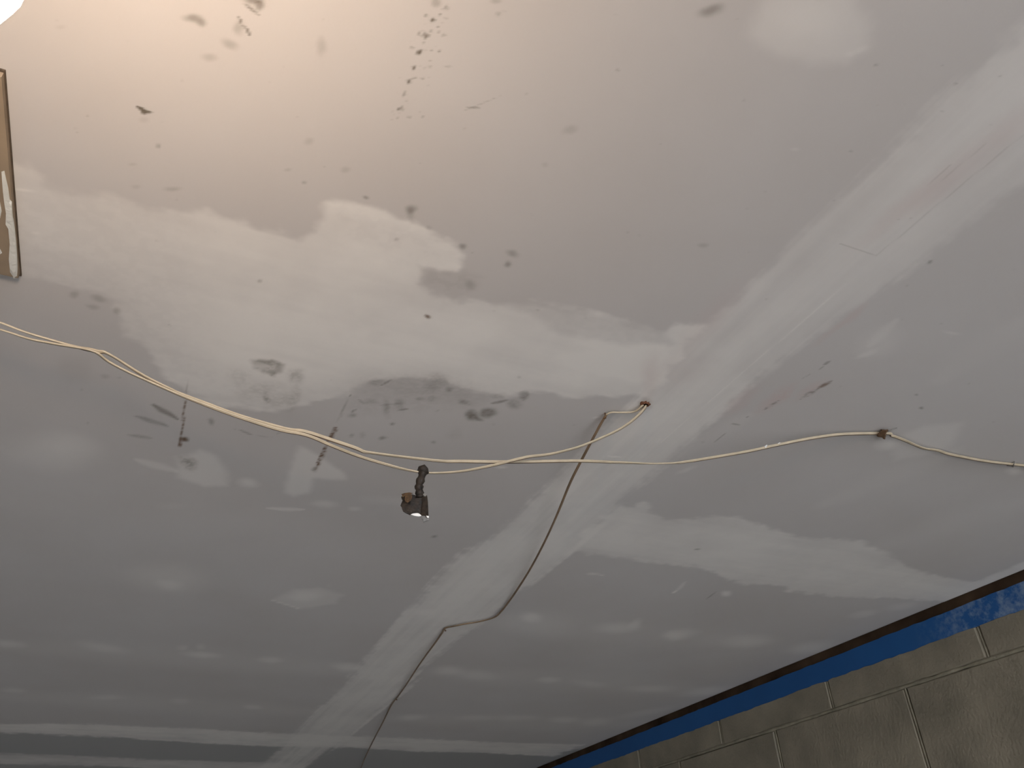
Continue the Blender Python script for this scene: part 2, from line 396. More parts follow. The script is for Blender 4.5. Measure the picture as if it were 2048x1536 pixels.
STAINS += [Poly([(274, 213), (284, 216), (293, 222), (302, 224), (291, 226), (286, 228), (284, 223)], .95, .0009, warp=.1, bias=.0009),
           Poly([(504, 720), (520, 717), (548, 718), (572, 728), (567, 744), (548, 750), (530, 745), (511, 737)], .46, .005, .5, .6),
           Poly([(505, 719), (546, 718), (570, 728), (560, 733), (540, 728), (512, 727)], .3, .004, .3, .5),
           Poly([(842, 532), (880, 538), (925, 545), (960, 555), (948, 580), (905, 590), (868, 583), (843, 565)], .13, .012, .5, .9),
           Poly([(697, 786), (752, 766), (815, 756), (880, 757), (915, 774), (985, 790), (960, 815), (850, 825), (720, 830), (690, 815)], .10, .015, .6, .8)]
RUSTS += [Stroke((370, 800), (361, 893), 5, .8, .5, .5, .25), Stroke((670, 855), (655, 884), 8, .85, .5, .55, .3), Stroke((654, 892), (634, 930), 9, .9, .5, .6, .4), Stroke((640, 925), (626, 942), 6, .5, .5, .7),
          Blob(370, 877, 6, 4, 0, .8), Blob(856, 634, 6, 3.5, 20, .85, .6), Stroke((1637, 775), (1662, 761), 7, .7, .6, .4), Stroke((361, 880), (360, 893), 5, .8, .5, .3),
          Blob(1290, 806, 11, 9, 0, .35, .8)]
PINKS += [Blob(1545, 800, 34, 10, -38, .5, .8, .4), Blob(1575, 785, 22, 8, -38, .5, .8, .5), Blob(1485, 800, 40, 12, -42, .35, .8), Blob(1705, 632, 34, 7, -40, .38, .8), Blob(1660, 668, 34, 5, -40, .25, .8),
          Blob(1620, 780, 30, 7, -32, .5, .8, .4), Blob(1930, 330, 90, 26, -39, .24, .8), Blob(1860, 390, 60, 20, -39, .22, .8), Blob(2020, 250, 60, 20, -39, .22, .8), Blob(1790, 430, 90, 14, -40, .22, .9),
          Blob(1345, 740, 60, 30, -10, .16, .9), Blob(1420, 640, 90, 20, -48, .22, .9), Blob(1298, 760, 14, 40, 10, .25, .9)]
# thin smears of compound over fixings
B(COVS, (100, 905, 80, 30, 5, .34), (140, 890, 50, 20, 5, .2), (497, 966, 17, 8, 8, .55), (650, 1009, 22, 6, 5, .42), (710, 1018, 12, 4, 0, .4),
  (330, 1156, 75, 24, 3, .34), (340, 1171, 24, 9, 5, .4), (612, 1192, 30, 9, -3, .5),
  (15, 1288, 30, 6, 4, .42), (205, 1295, 42, 8, 9, .42), (405, 1310, 30, 5, 3, .55), (540, 1320, 22, 5, 3, .52), (690, 1333, 26, 7, 4, .42), (365, 1296, 9, 5, 0, .3), (402, 1293, 8, 5, 0, .3),
  (25, 1381, 24, 4, 3, .42), (215, 1395, 30, 4, 0, .36), (360, 1402, 18, 5, 3, .3), (505, 1414, 16, 4, 3, .45),
  (1062, 1235, 18, 8, 8, .65), (1075, 1250, 60, 22, 5, .22), (1235, 1256, 38, 9, -2, .5), (1272, 1248, 13, 7, -30, .5), (1345, 1271, 18, 8, 0, .5), (1364, 1268, 26, 9, -8, .45), (1497, 1283, 40, 10, -5, .34),
  (1621, 1296, 40, 10, -8, .48), (1413, 1383, 44, 7, -8, .42), (1454, 1187, 9, 5, 0, .85), (1727, 1228, 24, 6, -10, .36), (1804, 1212, 28, 6, -10, .3), (1187, 1147, 10, 2, 0, .6), (1203, 1150, 6, 1.5, 20, .6),
  (898, 1341, 24, 8, 0, .5), (958, 1351, 34, 8, 4, .36), (1098, 1360, 20, 5, 0, .5), (1180, 1368, 28, 6, 6, .32), (1300, 1378, 40, 6, 0, .42),
  (824, 1435, 22, 5, -4, .5), (951, 1436, 32, 5, 0, .38), (1033, 1436, 40, 5, 0, .38), (1128, 1440, 26, 5, 0, .45), (1192, 1444, 26, 7, -5, .45), (1290, 1425, 50, 6, -10, .3),
  (850, 1224, 16, 6, -8, .55), (700, 1335, 22, 7, 0, .4), (1775, 887, 20, 9, -10, .5), (2028, 940, 16, 8, 5, .5), (1760, 685, 40, 22, -25, .22), (1735, 705, 20, 5, -25, .3), (1903, 664, 16, 3, 8, .25),
  (1620, 38, 62, 44, -10, .3), (1722, 100, 16, 5, -20, .22), (1700, 108, 8, 5, 0, .2), (45, 380, 20, 2.2, 6, .7), (72, 465, 8, 2, 5, .5), (660, 1172, 6, 3, 0, .1), (345, 1012, 25, 6, 0, .12),
  (800, 1002, 60, 8, 3, .18), (1003, 934, 9, 2.2, 0, .6), (1195, 835, 7, 2, -8, .5), (1372, 940, 20, 3, -20, .3), (1590, 300, 8, 3, 0, .2), (1480, 1283, 60, 12, 0, .15))
COVS += [Stroke((275, 920), (352, 942), 14, .4, .7), Stroke((535, 1016), (608, 1020), 7, .55, .6), Stroke((538, 1199), (598, 1217), 3, .6, .6), Stroke((1347, 1186), (1372, 1164), 6, .45, .7), Stroke((1345, 1187), (1352, 1181), 4, .7, .5),
         Stroke((1216, 912), (1240, 915), 3.2, 1.0, .4), Stroke((0, 1290), (720, 1342), 40, .18, .9), Stroke((0, 1392), (640, 1424), 30, .18, .9), Stroke((880, 1345), (1420, 1384), 36, .17, .9), Stroke((800, 1437), (1300, 1450), 30, .19, .9),
         Stroke((980, 1240), (1500, 1285), 50, .12, .9), Stroke((1310, 887), (1326, 872), 2, .5, .5), Stroke((1694, 567), (1322, 885), 1.6, .55, .6, .3, .1), Stroke((0, 1005), (520, 1050), 60, .05, .9), Stroke((1740, 690), (1790, 640), 18, .2, .8),
         Poly([(355, 915), (395, 900), (430, 912), (456, 940), (458, 970), (405, 972), (358, 957)], .5, .010), Poly([(575, 945), (598, 890), (640, 912), (685, 948), (690, 960), (628, 958), (619, 986), (592, 993), (572, 985)], .55, .008),
         Poly([(540, 1199), (590, 1178), (640, 1175), (686, 1189), (672, 1208), (600, 1218)], .36, .010), Poly([(1775, 880), (1850, 851), (1922, 846), (1906, 890), (1850, 911), (1790, 922)], .3, .012),
         Poly([(1545, -30), (1515, 40), (1503, 75), (1520, 95), (1560, 115), (1620, 129), (1690, 126), (1742, 95), (1735, 40), (1700, -30)], .34, .010),
         Stroke((1640, 1012), (1905, 903), 34, .12, .9), Stroke((1760, 1095), (2048, 1005), 44, .11, .9), Stroke((1330, 925), (1500, 830), 26, .12, .9), Stroke((1880, 760), (2048, 640), 50, .08, .9)]
for s_ in COVS: s_.k *= COV_SCALE
def fields(xs, ys, lists):
    X, Y = np.meshgrid(xs, ys, indexing='ij')
    wx = (fbm(X * 28, Y * 28, 4, 21) - 0.5) * 0.030 + (fbm(X * 170, Y * 170, 2, 41) - .5) * .005
    wy = (fbm(X * 28, Y * 28, 4, 33) - 0.5) * 0.030 + (fbm(X * 170, Y * 170, 2, 47) - .5) * .005
    out = []
    for lst in lists:
        F = np.zeros(X.shape)
        for s in lst:
            i0, i1 = np.searchsorted(xs, (s.lo[0], s.hi[0])); j0, j1 = np.searchsorted(ys, (s.lo[1], s.hi[1]))
            if i1 <= i0 or j1 <= j0: continue
            sl = (slice(i0, i1), slice(j0, j1))
            scale = 0.45
            m = s.ev(X[sl], Y[sl], wx[sl] * scale, wy[sl] * scale)
            F[sl] = 1 - (1 - F[sl]) * (1 - m)
        out.append(F)
    return X, Y, wx, wy, out
def grid_mesh(name, V, idx_faces, attrs, mat, extra_v=None, extra_f=None, parent=None):
    me = bpy.data.meshes.new(name)
    nv = len(V) + (len(extra_v) if extra_v is not None else 0)
    allv = V if extra_v is None else np.vstack([V, extra_v])
    F = idx_faces if extra_f is None else np.vstack([idx_faces, extra_f])
    me.vertices.add(nv); me.vertices.foreach_set('co', allv.astype(np.float32).ravel())
    me.loops.add(len(F) * 4); me.loops.foreach_set('vertex_index', F.astype(np.int32).ravel())
    me.polygons.add(len(F)); me.polygons.foreach_set('loop_start', np.arange(0, len(F) * 4, 4, dtype=np.int32))
    sm = np.zeros(len(F), bool); sm[:len(idx_faces)] = True
    me.polygons.foreach_set('use_smooth', sm)
    me.materials.append(mat)
    for an, val in attrs.items():
        at = me.attributes.new(an, 'FLOAT', 'POINT')
        full = np.zeros(nv, np.float32); full[:len(V)] = val.ravel()
        at.data.foreach_set('value', full)
    me.update(calc_edges=True)
    return link(bpy.data.objects.new(name, me), parent)
def quads(nx, ny):
    I, J = np.meshgrid(np.arange(nx - 1), np.arange(ny - 1), indexing='ij')
    k = (I * ny + J).ravel()
    return np.stack([k, k + 1, k + ny + 1, k + ny], 1)      # faces down
def coords(lo, hi, step_at):
    out = [lo]
    while out[-1] < hi - 1e-9:
        st = step_at(out[-1]); out.append(out[-1] + st)
    out[-1] = hi
    if len(out) > 2 and out[-1] - out[-2] < 1e-5: out.pop(-2)
    return np.array(out)

ceiling = MB().box((X_FAR, Y_LEFT, CZ + 0.0125), (X_BACK, WALL_Y + 0.2, CZ + 0.15)).build('ceiling', M_DARK)
struct(ceiling, 'taped but unpainted plasterboard ceiling with smudges and joint compound')
GAP = 0.0015
PY0 = 1.065 * H - 1.2                       # sheets are 1.2 m wide
YA = 1.065 * H                       # long joint, parallel to the block wall
J1x, J2x, J3x, J4x = -1.17 * H, -2.03 * H, -5.14 * H, -6.06 * H
EDGE_Y = WALL_Y - 0.004
def xstep(x):
    if x > -0.10: return 0.02
    d = max(0.3, -x)
    return float(np.clip(0.0019 * (d / 0.75) ** 1.7, 0.0016, 0.02))
# ------------------------------------------------------------------ joint compound
class Band:
    """a taped joint: feathered outline, trowel streaks along the joint"""
    def __init__(s, pts, along, off, strength, soft, dx, dy, seed, extra=None, world_pts=None, warp=1.0, streak=(3, 110), lo=0.5, amp=0.30):
        P = np.array([c2(*p) for p in pts]) if world_pts is None else np.array(world_pts)
        s.sh = Poly(None, 1.0, soft, world=P, warp=warp)
        s.lo, s.hi = s.sh.lo, np.minimum(s.sh.hi, [X_BACK, EDGE_Y - 0.001])
        s.along, s.off, s.strength, s.soft, s.dx, s.dy, s.seed, s.extra, s.warp, s.streak, s.low, s.amp = along, off, strength, soft, dx, dy, seed, extra or [], warp, streak, lo, amp
    def ev(s, X, Y, wx, wy):
        d = s.sh.sd(X + wx * s.warp * 1.33, Y + wy * s.warp * 1.33)
        s1, s2 = s.streak
        sn = fbm(X * s1, Y * s2, 4, s.seed) if s.along == 'x' else fbm(X * s2, Y * s1, 4, s.seed)
        dry = fbm(X * 55, Y * 55, 3, s.seed + 7)
        m = sstep(-s.soft, s.soft * 0.8, d + (sn - 0.5) * s.soft * 2.4 + (dry - 0.5) * s.soft * 1.6)
        blot = fbm(X * 9, Y * 9, 4, s.seed + 2)
        core = sstep(0, s.soft * 5 + 0.02, d)
        cov = m * np.clip(s.low + (1 - s.low) * core * 0.7 + (sn - 0.5) * s.amp + (blot - 0.5) * 0.60 + (dry - 0.5) * 0.16, 0.06, 1) * s.strength
        for e in s.extra:
            cov = cov * (1 - e.ev(X, Y, wx * 1.1, wy * 1.1))
        return np.clip(cov, 0, 1)
    def build(s):
        xs = coords(s.lo[0], s.hi[0], s.dx); ys = coords(s.lo[1], s.hi[1], s.dy)
        X, Y, wx, wy, (cov, st, ru, pk) = fields(xs, ys, (COVS + BANDS, STAINS, RUSTS, PINKS))
        own = s.ev(X, Y, wx * 0.45, wy * 0.45).ravel()
        Z = np.full(X.shape, CZ - 0.00010 - 0.3 * s.off)
        nx, ny = len(xs), len(ys)
        Q = quads(nx, ny)
        Q = Q[own[Q].max(1) > 0.10]
        used = np.unique(Q); remap = np.zeros(nx * ny, np.int64); remap[used] = np.arange(len(used))
        V = np.stack([X.ravel(), Y.ravel(), Z.ravel()], 1)[used]
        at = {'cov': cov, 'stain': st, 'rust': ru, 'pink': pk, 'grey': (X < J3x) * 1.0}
        return grid_mesh('joint_compound', V, remap[Q], {k: v.ravel()[used] for k, v in at.items()}, M_PAPER, None, None, ceiling)
BANDS = []
def make_band(*a_, **k_): BANDS.append(Band(*a_, **k_))
def fx(x): return xstep(x)
# long joint parallel to the block wall
A_up = [(2048, 60), (1870, 219), (1738, 347), (1618, 456), (1526, 548), (1470, 594), (1400, 655), (1352, 690), (1300, 770), (1215, 850), (1135, 932), (1060, 1003), (1000, 1067), (923, 1112), (872, 1163), (841, 1204), (800, 1231), (759, 1293), (650, 1409), (600, 1460), (520, 1536)]
A_dn = [(610, 1536), (640, 1512), (687, 1481), (701, 1471), (787, 1399), (814, 1382), (841, 1337), (886, 1307), (923, 1272), (992, 1231), (1026, 1190), (1060, 1167), (1103, 1137), (1142, 1109), (1172, 1085), (1238, 1008), (1300, 955), (1366, 896), (1439, 834), (1519, 754), (1629, 681), (1749, 589), (1848, 524), (1957, 438), (2048, 365)]
WA = [(0.9, c2(2048, 60)[1])] + [tuple(c2(*p)) for p in A_up] + [(-4.6, c2(520, 1536)[1]), (-4.6, c2(610, 1536)[1])] + [tuple(c2(*p)) for p in A_dn] + [(0.9, c2(2048, 365)[1])]
worn = [Poly(None, .42, .22, warp=.3, world=[(-.62, .3), (1.2, .3), (1.2, 1.0), (-.62, 1.0)])]      # coat sanded thin near the doorway end
make_band(None, 'x', 0.0002, 0.76, 0.014, fx, lambda y: 0.0022, 4, worn, world_pts=WA, warp=.45, streak=(2.2, 70), lo=.72, amp=.62)
# joint running left from it, nearest the lens
J1_up = [(29, 328), (66, 339), (95, 365), (142, 383), (219, 397), (292, 412), (357, 423), (412, 417), (474, 434), (518, 456), (569, 463), (598, 474), (634, 455), (655, 425), (690, 408), (723, 412), (770, 423), (814, 445), (850, 463), (869, 485), (898, 492), (916, 510), (912, 532), (887, 536), (843, 529), (838, 567), (869, 589), (905, 598), (978, 603), (1051, 607), (1117, 615), (1197, 628), (1270, 651), (1324, 664), (1350, 650), (1400, 655)]
J1_dn = [(1330, 760), (1288, 788), (1208, 792), (1135, 797), (1106, 783), (1051, 781), (1015, 793), (978, 786), (912, 771), (887, 755), (814, 753), (752, 761), (697, 784), (675, 793), (598, 812), (547, 822), (445, 812), (375, 790), (346, 761), (314, 724), (288, 684), (252, 673), (237, 626), (233, 597), (175, 578), (135, 567), (73, 560), (40, 550)]
W1 = [(c2(29, 328)[0] + .02, PY0 + .01)] + [tuple(c2(*p)) for p in J1_up + J1_dn] + [(c2(40, 550)[0], PY0 + .01)]
thin = [Poly([(560, 445), (640, 452), (672, 408), (770, 423), (850, 463), (900, 505), (838, 530), (800, 520), (720, 490), (640, 475)], .38, .02, .3),
        Poly([(985, 598), (1117, 612), (1270, 648), (1330, 664), (1345, 690), (1240, 690), (1179, 677), (1124, 669), (1058, 633)], .5, .008, .2),
        Poly([(40, 550), (240, 600), (300, 690), (420, 810), (600, 812), (700, 780), (600, 760), (450, 740), (330, 660), (240, 570), (60, 520)], .3, .03, .3),
        Poly([(-600, 120), (330, 330), (420, 620), (330, 760), (-600, 560)], .48, .07, .2)]
make_band(None, 'y', 0.0004, 0.84, 0.008, lambda x: 0.0020, lambda y: 0.0022 if y > -.3 else .02, 9, thin, world_pts=W1, warp=.6, streak=(4, 40), lo=.74, amp=.40)
# joint running to the block wall
J2_up = [(1225, 1018), (1238, 1008), (1264, 1012), (1286, 1005), (1303, 1014), (1318, 1032), (1339, 1039), (1382, 1037), (1436, 1032), (1468, 1034), (1504, 1044), (1556, 1062), (1592, 1073), (1629, 1078), (1683, 1077), (1720, 1084), (1767, 1102), (1786, 1113), (1848, 1146), (1921, 1160), (1946, 1164), (2048, 1125), (2060, 1140)]
J2_dn = [(1900, 1203), (1793, 1197), (1683, 1193), (1578, 1182), (1570, 1171), (1500, 1167), (1457, 1160), (1425, 1141), (1389, 1132), (1339, 1128), (1296, 1124), (1247, 1117), (1180, 1109), (1150, 1100), (1172, 1060)]
make_band(J2_up + J2_dn, 'y', 0.0003, 0.74, 0.010, lambda x: 0.004, lambda y: 0.0035, 14, warp=.7, streak=(3, 40), lo=.70, amp=.44)
# compound wiped along the top of the block wall
make_band([(1890, 1190), (2000, 1140), (2120, 1095), (2120, 1120), (2048, 1140), (1900, 1203)], 'x', 0.0006, .5, .012, lambda x: .004, lambda y: .003, 17, warp=.5)
# the two distant cross joints
j3 = [(x, y) for y, x in ((PY0 + .01, J3x + .075), (-.45, c2(0, 1453)[0]), (-.2, J3x + .085), (.1, J3x + .075), (.4, J3x + .07), (.7, J3x + .07), (1.0, J3x + .08), (1.3, J3x + .07), (1.7, J3x + .085),
                          (1.7, J3x - .16), (1.4, J3x - .14), (1.1, J3x - .17), (.8, J3x - .14), (.5, J3x - .17), (.3, J3x - .16), (0, J3x - .11), (-.3, J3x - .10), (PY0 + .01, J3x - .10))]
make_band(None, 'y', 0.0005, 0.88, 0.016, lambda x: 0.007, lambda y: 0.008, 19, world_pts=j3, warp=1.4, streak=(2, 25), lo=.8, amp=.3)
j4 = [(J4x + .08, PY0 + .01), (J4x + .09, -.2), (J4x + .04, .1), (J4x + .05, .4), (J4x + .06, YA), (J4x - .14, YA), (J4x - .16, .3), (J4x - .10, 0), (J4x - .12, -.3), (J4x - .1, PY0 + .01)]
make_band(None, 'y', 0.0003, 0.8, 0.025, lambda x: 0.012, lambda y: 0.012, 23, world_pts=j4, warp=1.4, streak=(2, 20), lo=.6)

def make_panel(x0, x1, y0, y1, dy, mat, label=None):
    xs = coords(x0 + GAP, x1 - GAP, xstep)
    lim = -0.30 - 0.06 * max(0, -x0)
    ys = coords(y0 + GAP, y1 - GAP, lambda y: dy if y > lim else 0.03)
    X, Y, wx, wy, (cov, st, ru, pk) = fields(xs, ys, (COVS + BANDS, STAINS, RUSTS, PINKS))
    Z = np.full(X.shape, CZ)
    V = np.stack([X.ravel(), Y.ravel(), Z.ravel()], 1)
    nx, ny = len(xs), len(ys)
    # board thickness: edges and back
    loop = [i * ny for i in range(nx)] + [(nx - 1) * ny + j for j in range(1, ny)] + [i * ny + ny - 1 for i in range(nx - 2, -1, -1)] + [j for j in range(ny - 2, 0, -1)]
    loop = np.array(loop); nl = len(loop)
    ev = V[loop].copy(); ev[:, 2] = CZ + 0.012
    t = np.arange(nl); t2 = (t + 1) % nl
    ef = np.stack([loop[t], loop[t2], len(V) + t2, len(V) + t], 1)
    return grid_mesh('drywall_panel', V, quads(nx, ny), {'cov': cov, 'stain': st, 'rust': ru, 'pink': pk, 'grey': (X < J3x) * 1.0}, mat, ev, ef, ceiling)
make_panel(J1x, X_BACK, PY0, YA, 0.0021, M_PAPER)
make_panel(J3x, J1x, PY0, YA, 0.0028, M_PAPER)
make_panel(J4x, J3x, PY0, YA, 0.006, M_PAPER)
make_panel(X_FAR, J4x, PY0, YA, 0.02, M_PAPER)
make_panel(J2x, X_BACK, YA, EDGE_Y, 0.0024, M_PAPER)
make_panel(J3x, J2x, YA, EDGE_Y, 0.0032, M_PAPER)
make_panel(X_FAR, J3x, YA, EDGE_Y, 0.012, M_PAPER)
make_panel(X_FAR, -1.6, PY0 - 1.2, PY0, 0.03, M_PAPER)
make_panel(-1.6, X_BACK, PY0 - 1.2, PY0, 0.03, M_PAPER)
make_panel(X_FAR, X_BACK, Y_LEFT, PY0 - 1.2, 0.03, M_PAPER)

for b_ in BANDS: b_.build()

# ------------------------------------------------------------------ block wall
BL, BH, MJ = 0.501, 0.25, 0.0095
BED = CAM_Z + 0.7565 * H              # bed joint in view
HEAD0 = -2.4386 * H                   # a head joint of the course under it
wall_r = MB().box((X_FAR, WALL_Y + 0.012, -0.1), (X_BACK + 0.2, WALL_Y + 0.2, CZ + 0.15)).build('wall_right', M_MORTAR)
struct(wall_r, 'olive grey concrete block wall below the blue band')
BAND_LO, BAND_HI = CAM_Z + 0.8768 * H, CAM_Z + 0.9641 * H
def block_mesh(w, h, seed):
    rr = random.Random(seed)
    d = 0.04; bv = 0.003
    v, f = [], []
    def ring(dx, dz, y): return [(-w / 2 + dx, y, -h / 2 + dz), (w / 2 - dx, y, -h / 2 + dz), (w / 2 - dx, y, h / 2 - dz), (-w / 2 + dx, y, h / 2 - dz)]
    j = lambda: rr.uniform(-.0012, .0012)
    for dx, y in ((0, d), (0, bv), (bv, 0)):
        v += [(p[0] + j(), p[1] + (j() * .6 if y < d else 0), p[2] + j()) for p in ring(dx, dx, y)]
    for k in range(2):
        for i in range(4):
            q = (i + 1) % 4
            f.append((k * 4 + i, k * 4 + q, k * 4 + 4 + q, k * 4 + 4 + i))
    f.append((8, 9, 10, 11)); f.append((3, 2, 1, 0))
    me = bpy.data.meshes.new('concrete_block'); me.from_pydata(v, [], f); me.materials.append(M_BLOCK); me.update()
    return me
full = [block_mesh(BL - MJ, BH - MJ, s) for s in range(5)]
top_h = BAND_LO + 0.006 - (BED + MJ / 2)          # top course runs up behind the blue band
tops = [block_mesh(BL - MJ, top_h, s + 20) for s in range(5)]
for course in range(-5, 1):
    shift = 0.0 if course % 2 else BL / 2
    kx = math.floor((-4.9 - HEAD0) / BL)
    for k in range(kx, kx + 12):
        xc = HEAD0 + shift + (k + .5) * BL
        if xc + BL / 2 > 1.2: continue
        o = bpy.data.objects.new('concrete_block', random.choice(tops if course == 0 else full))
        zc = BED + MJ / 2 + top_h / 2 if course == 0 else BED + (course + .5) * BH
        o.location = (xc, WALL_Y + random.uniform(-.0008, .0008), zc)
        link(o, wall_r)
        # mortar pointing in the head joint: a rounded bead
        if course >= -2:
            xh = HEAD0 + shift + k * BL
            z0, z1 = (BED, BAND_LO + .004) if course == 0 else (BED + course * BH, BED + (course + 1) * BH)
            mb = MB(); n = 9
            pts = [(xh + .0015 * (vnoise(np.array(z * 40), np.array(xh), 2) - .5), WALL_Y + .0042, z) for z in np.linspace(z0 + .004, z1 - .004, n)]
            mb.tube(pts, [MJ * .36 * (1 + .3 * (float(vnoise(np.array(z[2] * 60), np.array(xh * 9), 4)) - .5)) for z in pts], 8)
            mb.build('head_joint', M_MORTAR, wall_r, True)
for course in range(-2, 1):
    zc = BED + course * BH
    xs_ = np.arange(-4.9, 1.0, 0.03)
    nz = fbm(xs_ * 14, xs_ * 0 + course, 3, 6); nr = fbm(xs_ * 30, xs_ * 0 + course, 3, 9)
    mb = MB(); mb.tube([(x, WALL_Y + .0046 - .005 * (q - .5), zc + .004 * (p - .5)) for x, p, q in zip(xs_, nz, nr)], [MJ * (.46 + .40 * (q - .4)) for q in nr], 8)
    mb.build('bed_joint', M_MORTAR, wall_r, True)
# blue painted band: thin board with slightly uneven lower edge
xs_ = np.arange(-5.0, 1.4, 0.012)
lowe = BAND_LO + (fbm(xs_ * 40, xs_ * 0, 3, 2) - .5) * .006 + (fbm(xs_ * 5, xs_ * 0, 2, 4) - .5) * .004
hie = BAND_HI + (fbm(xs_ * 30, xs_ * 0 + 3, 3, 2) - .5) * .004
v, f = [], []
for x, l_, h_ in zip(xs_, lowe, hie):
    v += [(x, WALL_Y - .0025, l_), (x, WALL_Y - .0025, h_), (x, WALL_Y + .03, h_), (x, WALL_Y + .03, l_)]
for i in range(len(xs_) - 1):
    for k in range(4):
        q = (k + 1) % 4
        f.append((4 * i + k, 4 * i + q, 4 * i + 4 + q, 4 * i + 4 + k))
struct(mesh_obj('trim_1', v, f, M_BLUE), 'bright blue painted band along the top of the block wall')
MB().box((-5.0, WALL_Y + .004, BAND_HI - .006), (1.4, WALL_Y + .03, CZ + .010)).build('trim_2', M_WOOD)
struct(bpy.data.objects['trim_2'], 'dark brown timber strip between the blue band and the ceiling')

# ------------------------------------------------------------------ access hatch at the left edge
hx0, hx1 = c2(42, 545)[0], c2(8, 142)[0]
hy1 = 0.5 * (c2(42, 545)[1] + c2(8, 142)[1])
hatch = thing('access_panel', 'brown plywood access panel daubed with compound, set in the ceiling', 'access panel', (0.5 * (hx0 + hx1), hy1 - .21, CZ))
hb = MB().box((hx0, hy1 - .42, CZ - .0085), (hx1, hy1, CZ - .0012))
hb.build('board', M_PLY, hatch)
MB().box((hx0 - .004, hy1 - .424, CZ - .0022), (hx1 + .002, hy1 + .0011, CZ - .0002)).build('gap_shade', M_GAP_SHADE, hatch)  # thin dark sheet: shadow of the board's edge painted as a strip
def daub(pts, z, th, name, parent, mat=M_DAUB):
    P = [c2(*p) for p in pts]
    n = len(P); cx, cy = np.mean(P, 0)
    v = [(p[0], p[1], z) for p in P] + [(cx + (p[0] - cx) * .86, cy + (p[1] - cy) * .86, z - th) for p in P]
    f = [(i, (i + 1) % n, n + (i + 1) % n, n + i) for i in range(n)] + [tuple(range(n, 2 * n))]
    return mesh_obj(name, v, f, mat, parent)
daub([(8, 328), (14, 326), (18, 345), (22, 362), (25, 385), (29, 390), (31, 420), (34, 440), (37, 470), (39, 500), (40, 530), (39, 543), (32, 546), (25, 535), (23, 515), (25, 480), (22, 445), (16, 435), (17, 410), (13, 385), (10, 360)], CZ - .0082, .0016, 'compound_smear', hatch)
daub([(0, 385), (6, 392), (9, 410), (6, 425), (0, 430), (-6, 410)], CZ - .0082, .0008, 'compound_smear', hatch)
daub([(-8, 482), (6, 486), (10, 494), (2, 500), (-8, 498)], CZ - .0082, .0006, 'compound_smear', hatch)

# ------------------------------------------------------------------ cables
def spline(P, step=0.006):
    P = [np.array(p, float) for p in P]
    P = [2 * P[0] - P[1]] + P + [2 * P[-1] - P[-2]]
    out = []
    for i in range(1, len(P) - 2):
        p0, p1, p2, p3 = P[i - 1:i + 3]
        n = max(2, int(np.linalg.norm(p2 - p1) / step))
        t0 = 0; t1 = t0 + max(1e-6, np.linalg.norm(p1 - p0)) ** .5; t2 = t1 + max(1e-6, np.linalg.norm(p2 - p1)) ** .5; t3 = t2 + max(1e-6, np.linalg.norm(p3 - p2)) ** .5
        for k in range(n):
            t = t1 + (t2 - t1) * k / n
            A1 = (t1 - t) / (t1 - t0) * p0 + (t - t0) / (t1 - t0) * p1
            A2 = (t2 - t) / (t2 - t1) * p1 + (t - t1) / (t2 - t1) * p2
            A3 = (t3 - t) / (t3 - t2) * p2 + (t - t2) / (t3 - t2) * p3
            B1 = (t2 - t) / (t2 - t0) * A1 + (t - t0) / (t2 - t0) * A2
            B2 = (t3 - t) / (t3 - t1) * A2 + (t - t1) / (t3 - t1) * A3
            out.append((t2 - t) / (t2 - t1) * B1 + (t - t1) / (t2 - t1) * B2)
    out.append(P[-2])
    return out
def section(w, h):
    """flat twin cable: two round cores joined by a web"""
    r = h / 2; cxx = w / 2 - r
    pts = []
    for an in (-90, -45, 0, 45, 90): pts.append((cxx + r * math.cos(math.radians(an)), r * math.sin(math.radians(an))))
    pts.append((0, r * .62))
    for an in (90, 135, 180, 225, 270): pts.append((-cxx + r * math.cos(math.radians(an)), r * math.sin(math.radians(an))))
    pts.append((-cxx * .62, -r * .86))
    pts.append((0, -r * .62))
    return pts
def sweep(name, path, w, h, twist, mat, parent, edge=None):
    sec = section(w, h); n = len(sec); v, f = [], []
    P = [Vector(p[:3]) for p in path]
    for i, p in enumerate(P):
        t = (P[min(i + 1, len(P) - 1)] - P[max(i - 1, 0)]).normalized()
        z = Vector((0, 0, 1)); u = (z - t * z.dot(t)).normalized(); s = t.cross(u)
        an = path[i][3] + twist
        e1 = s * math.cos(an) + u * math.sin(an); e2 = -s * math.sin(an) + u * math.cos(an)
        for x, y in sec: v.append(tuple(p + e1 * x + e2 * y))
    for i in range(len(P) - 1):
        for k in range(n):
            q = (k + 1) % n
            f.append((i * n + k, i * n + q, (i + 1) * n + q, (i + 1) * n + k))
    f.append(tuple(reversed(range(n)))); f.append(tuple((len(P) - 1) * n + k for k in range(n)))
    o = mesh_obj(name, v, f, mat, parent, True)
    if edge is not None:          # darker brown edge along one core
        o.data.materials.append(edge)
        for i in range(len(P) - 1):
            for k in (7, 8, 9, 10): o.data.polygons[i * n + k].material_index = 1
    return o
def W(rows, tw):
    """points of a cable plus how broad a face it turns to the room (0 edge, 1 flat)"""
    tx = [t[0] for t in tw]; tv = [t[1] for t in tw]
    out = []
    for k, (x, y, s) in enumerate(rows):
        f_ = np.interp(x, tx, tv) if tx[0] < tx[-1] else np.interp(-x, [-q for q in tx], tv)
        out.append(np.append(cw(x, y, s), -0.65 + 1.55 * f_))
    return out
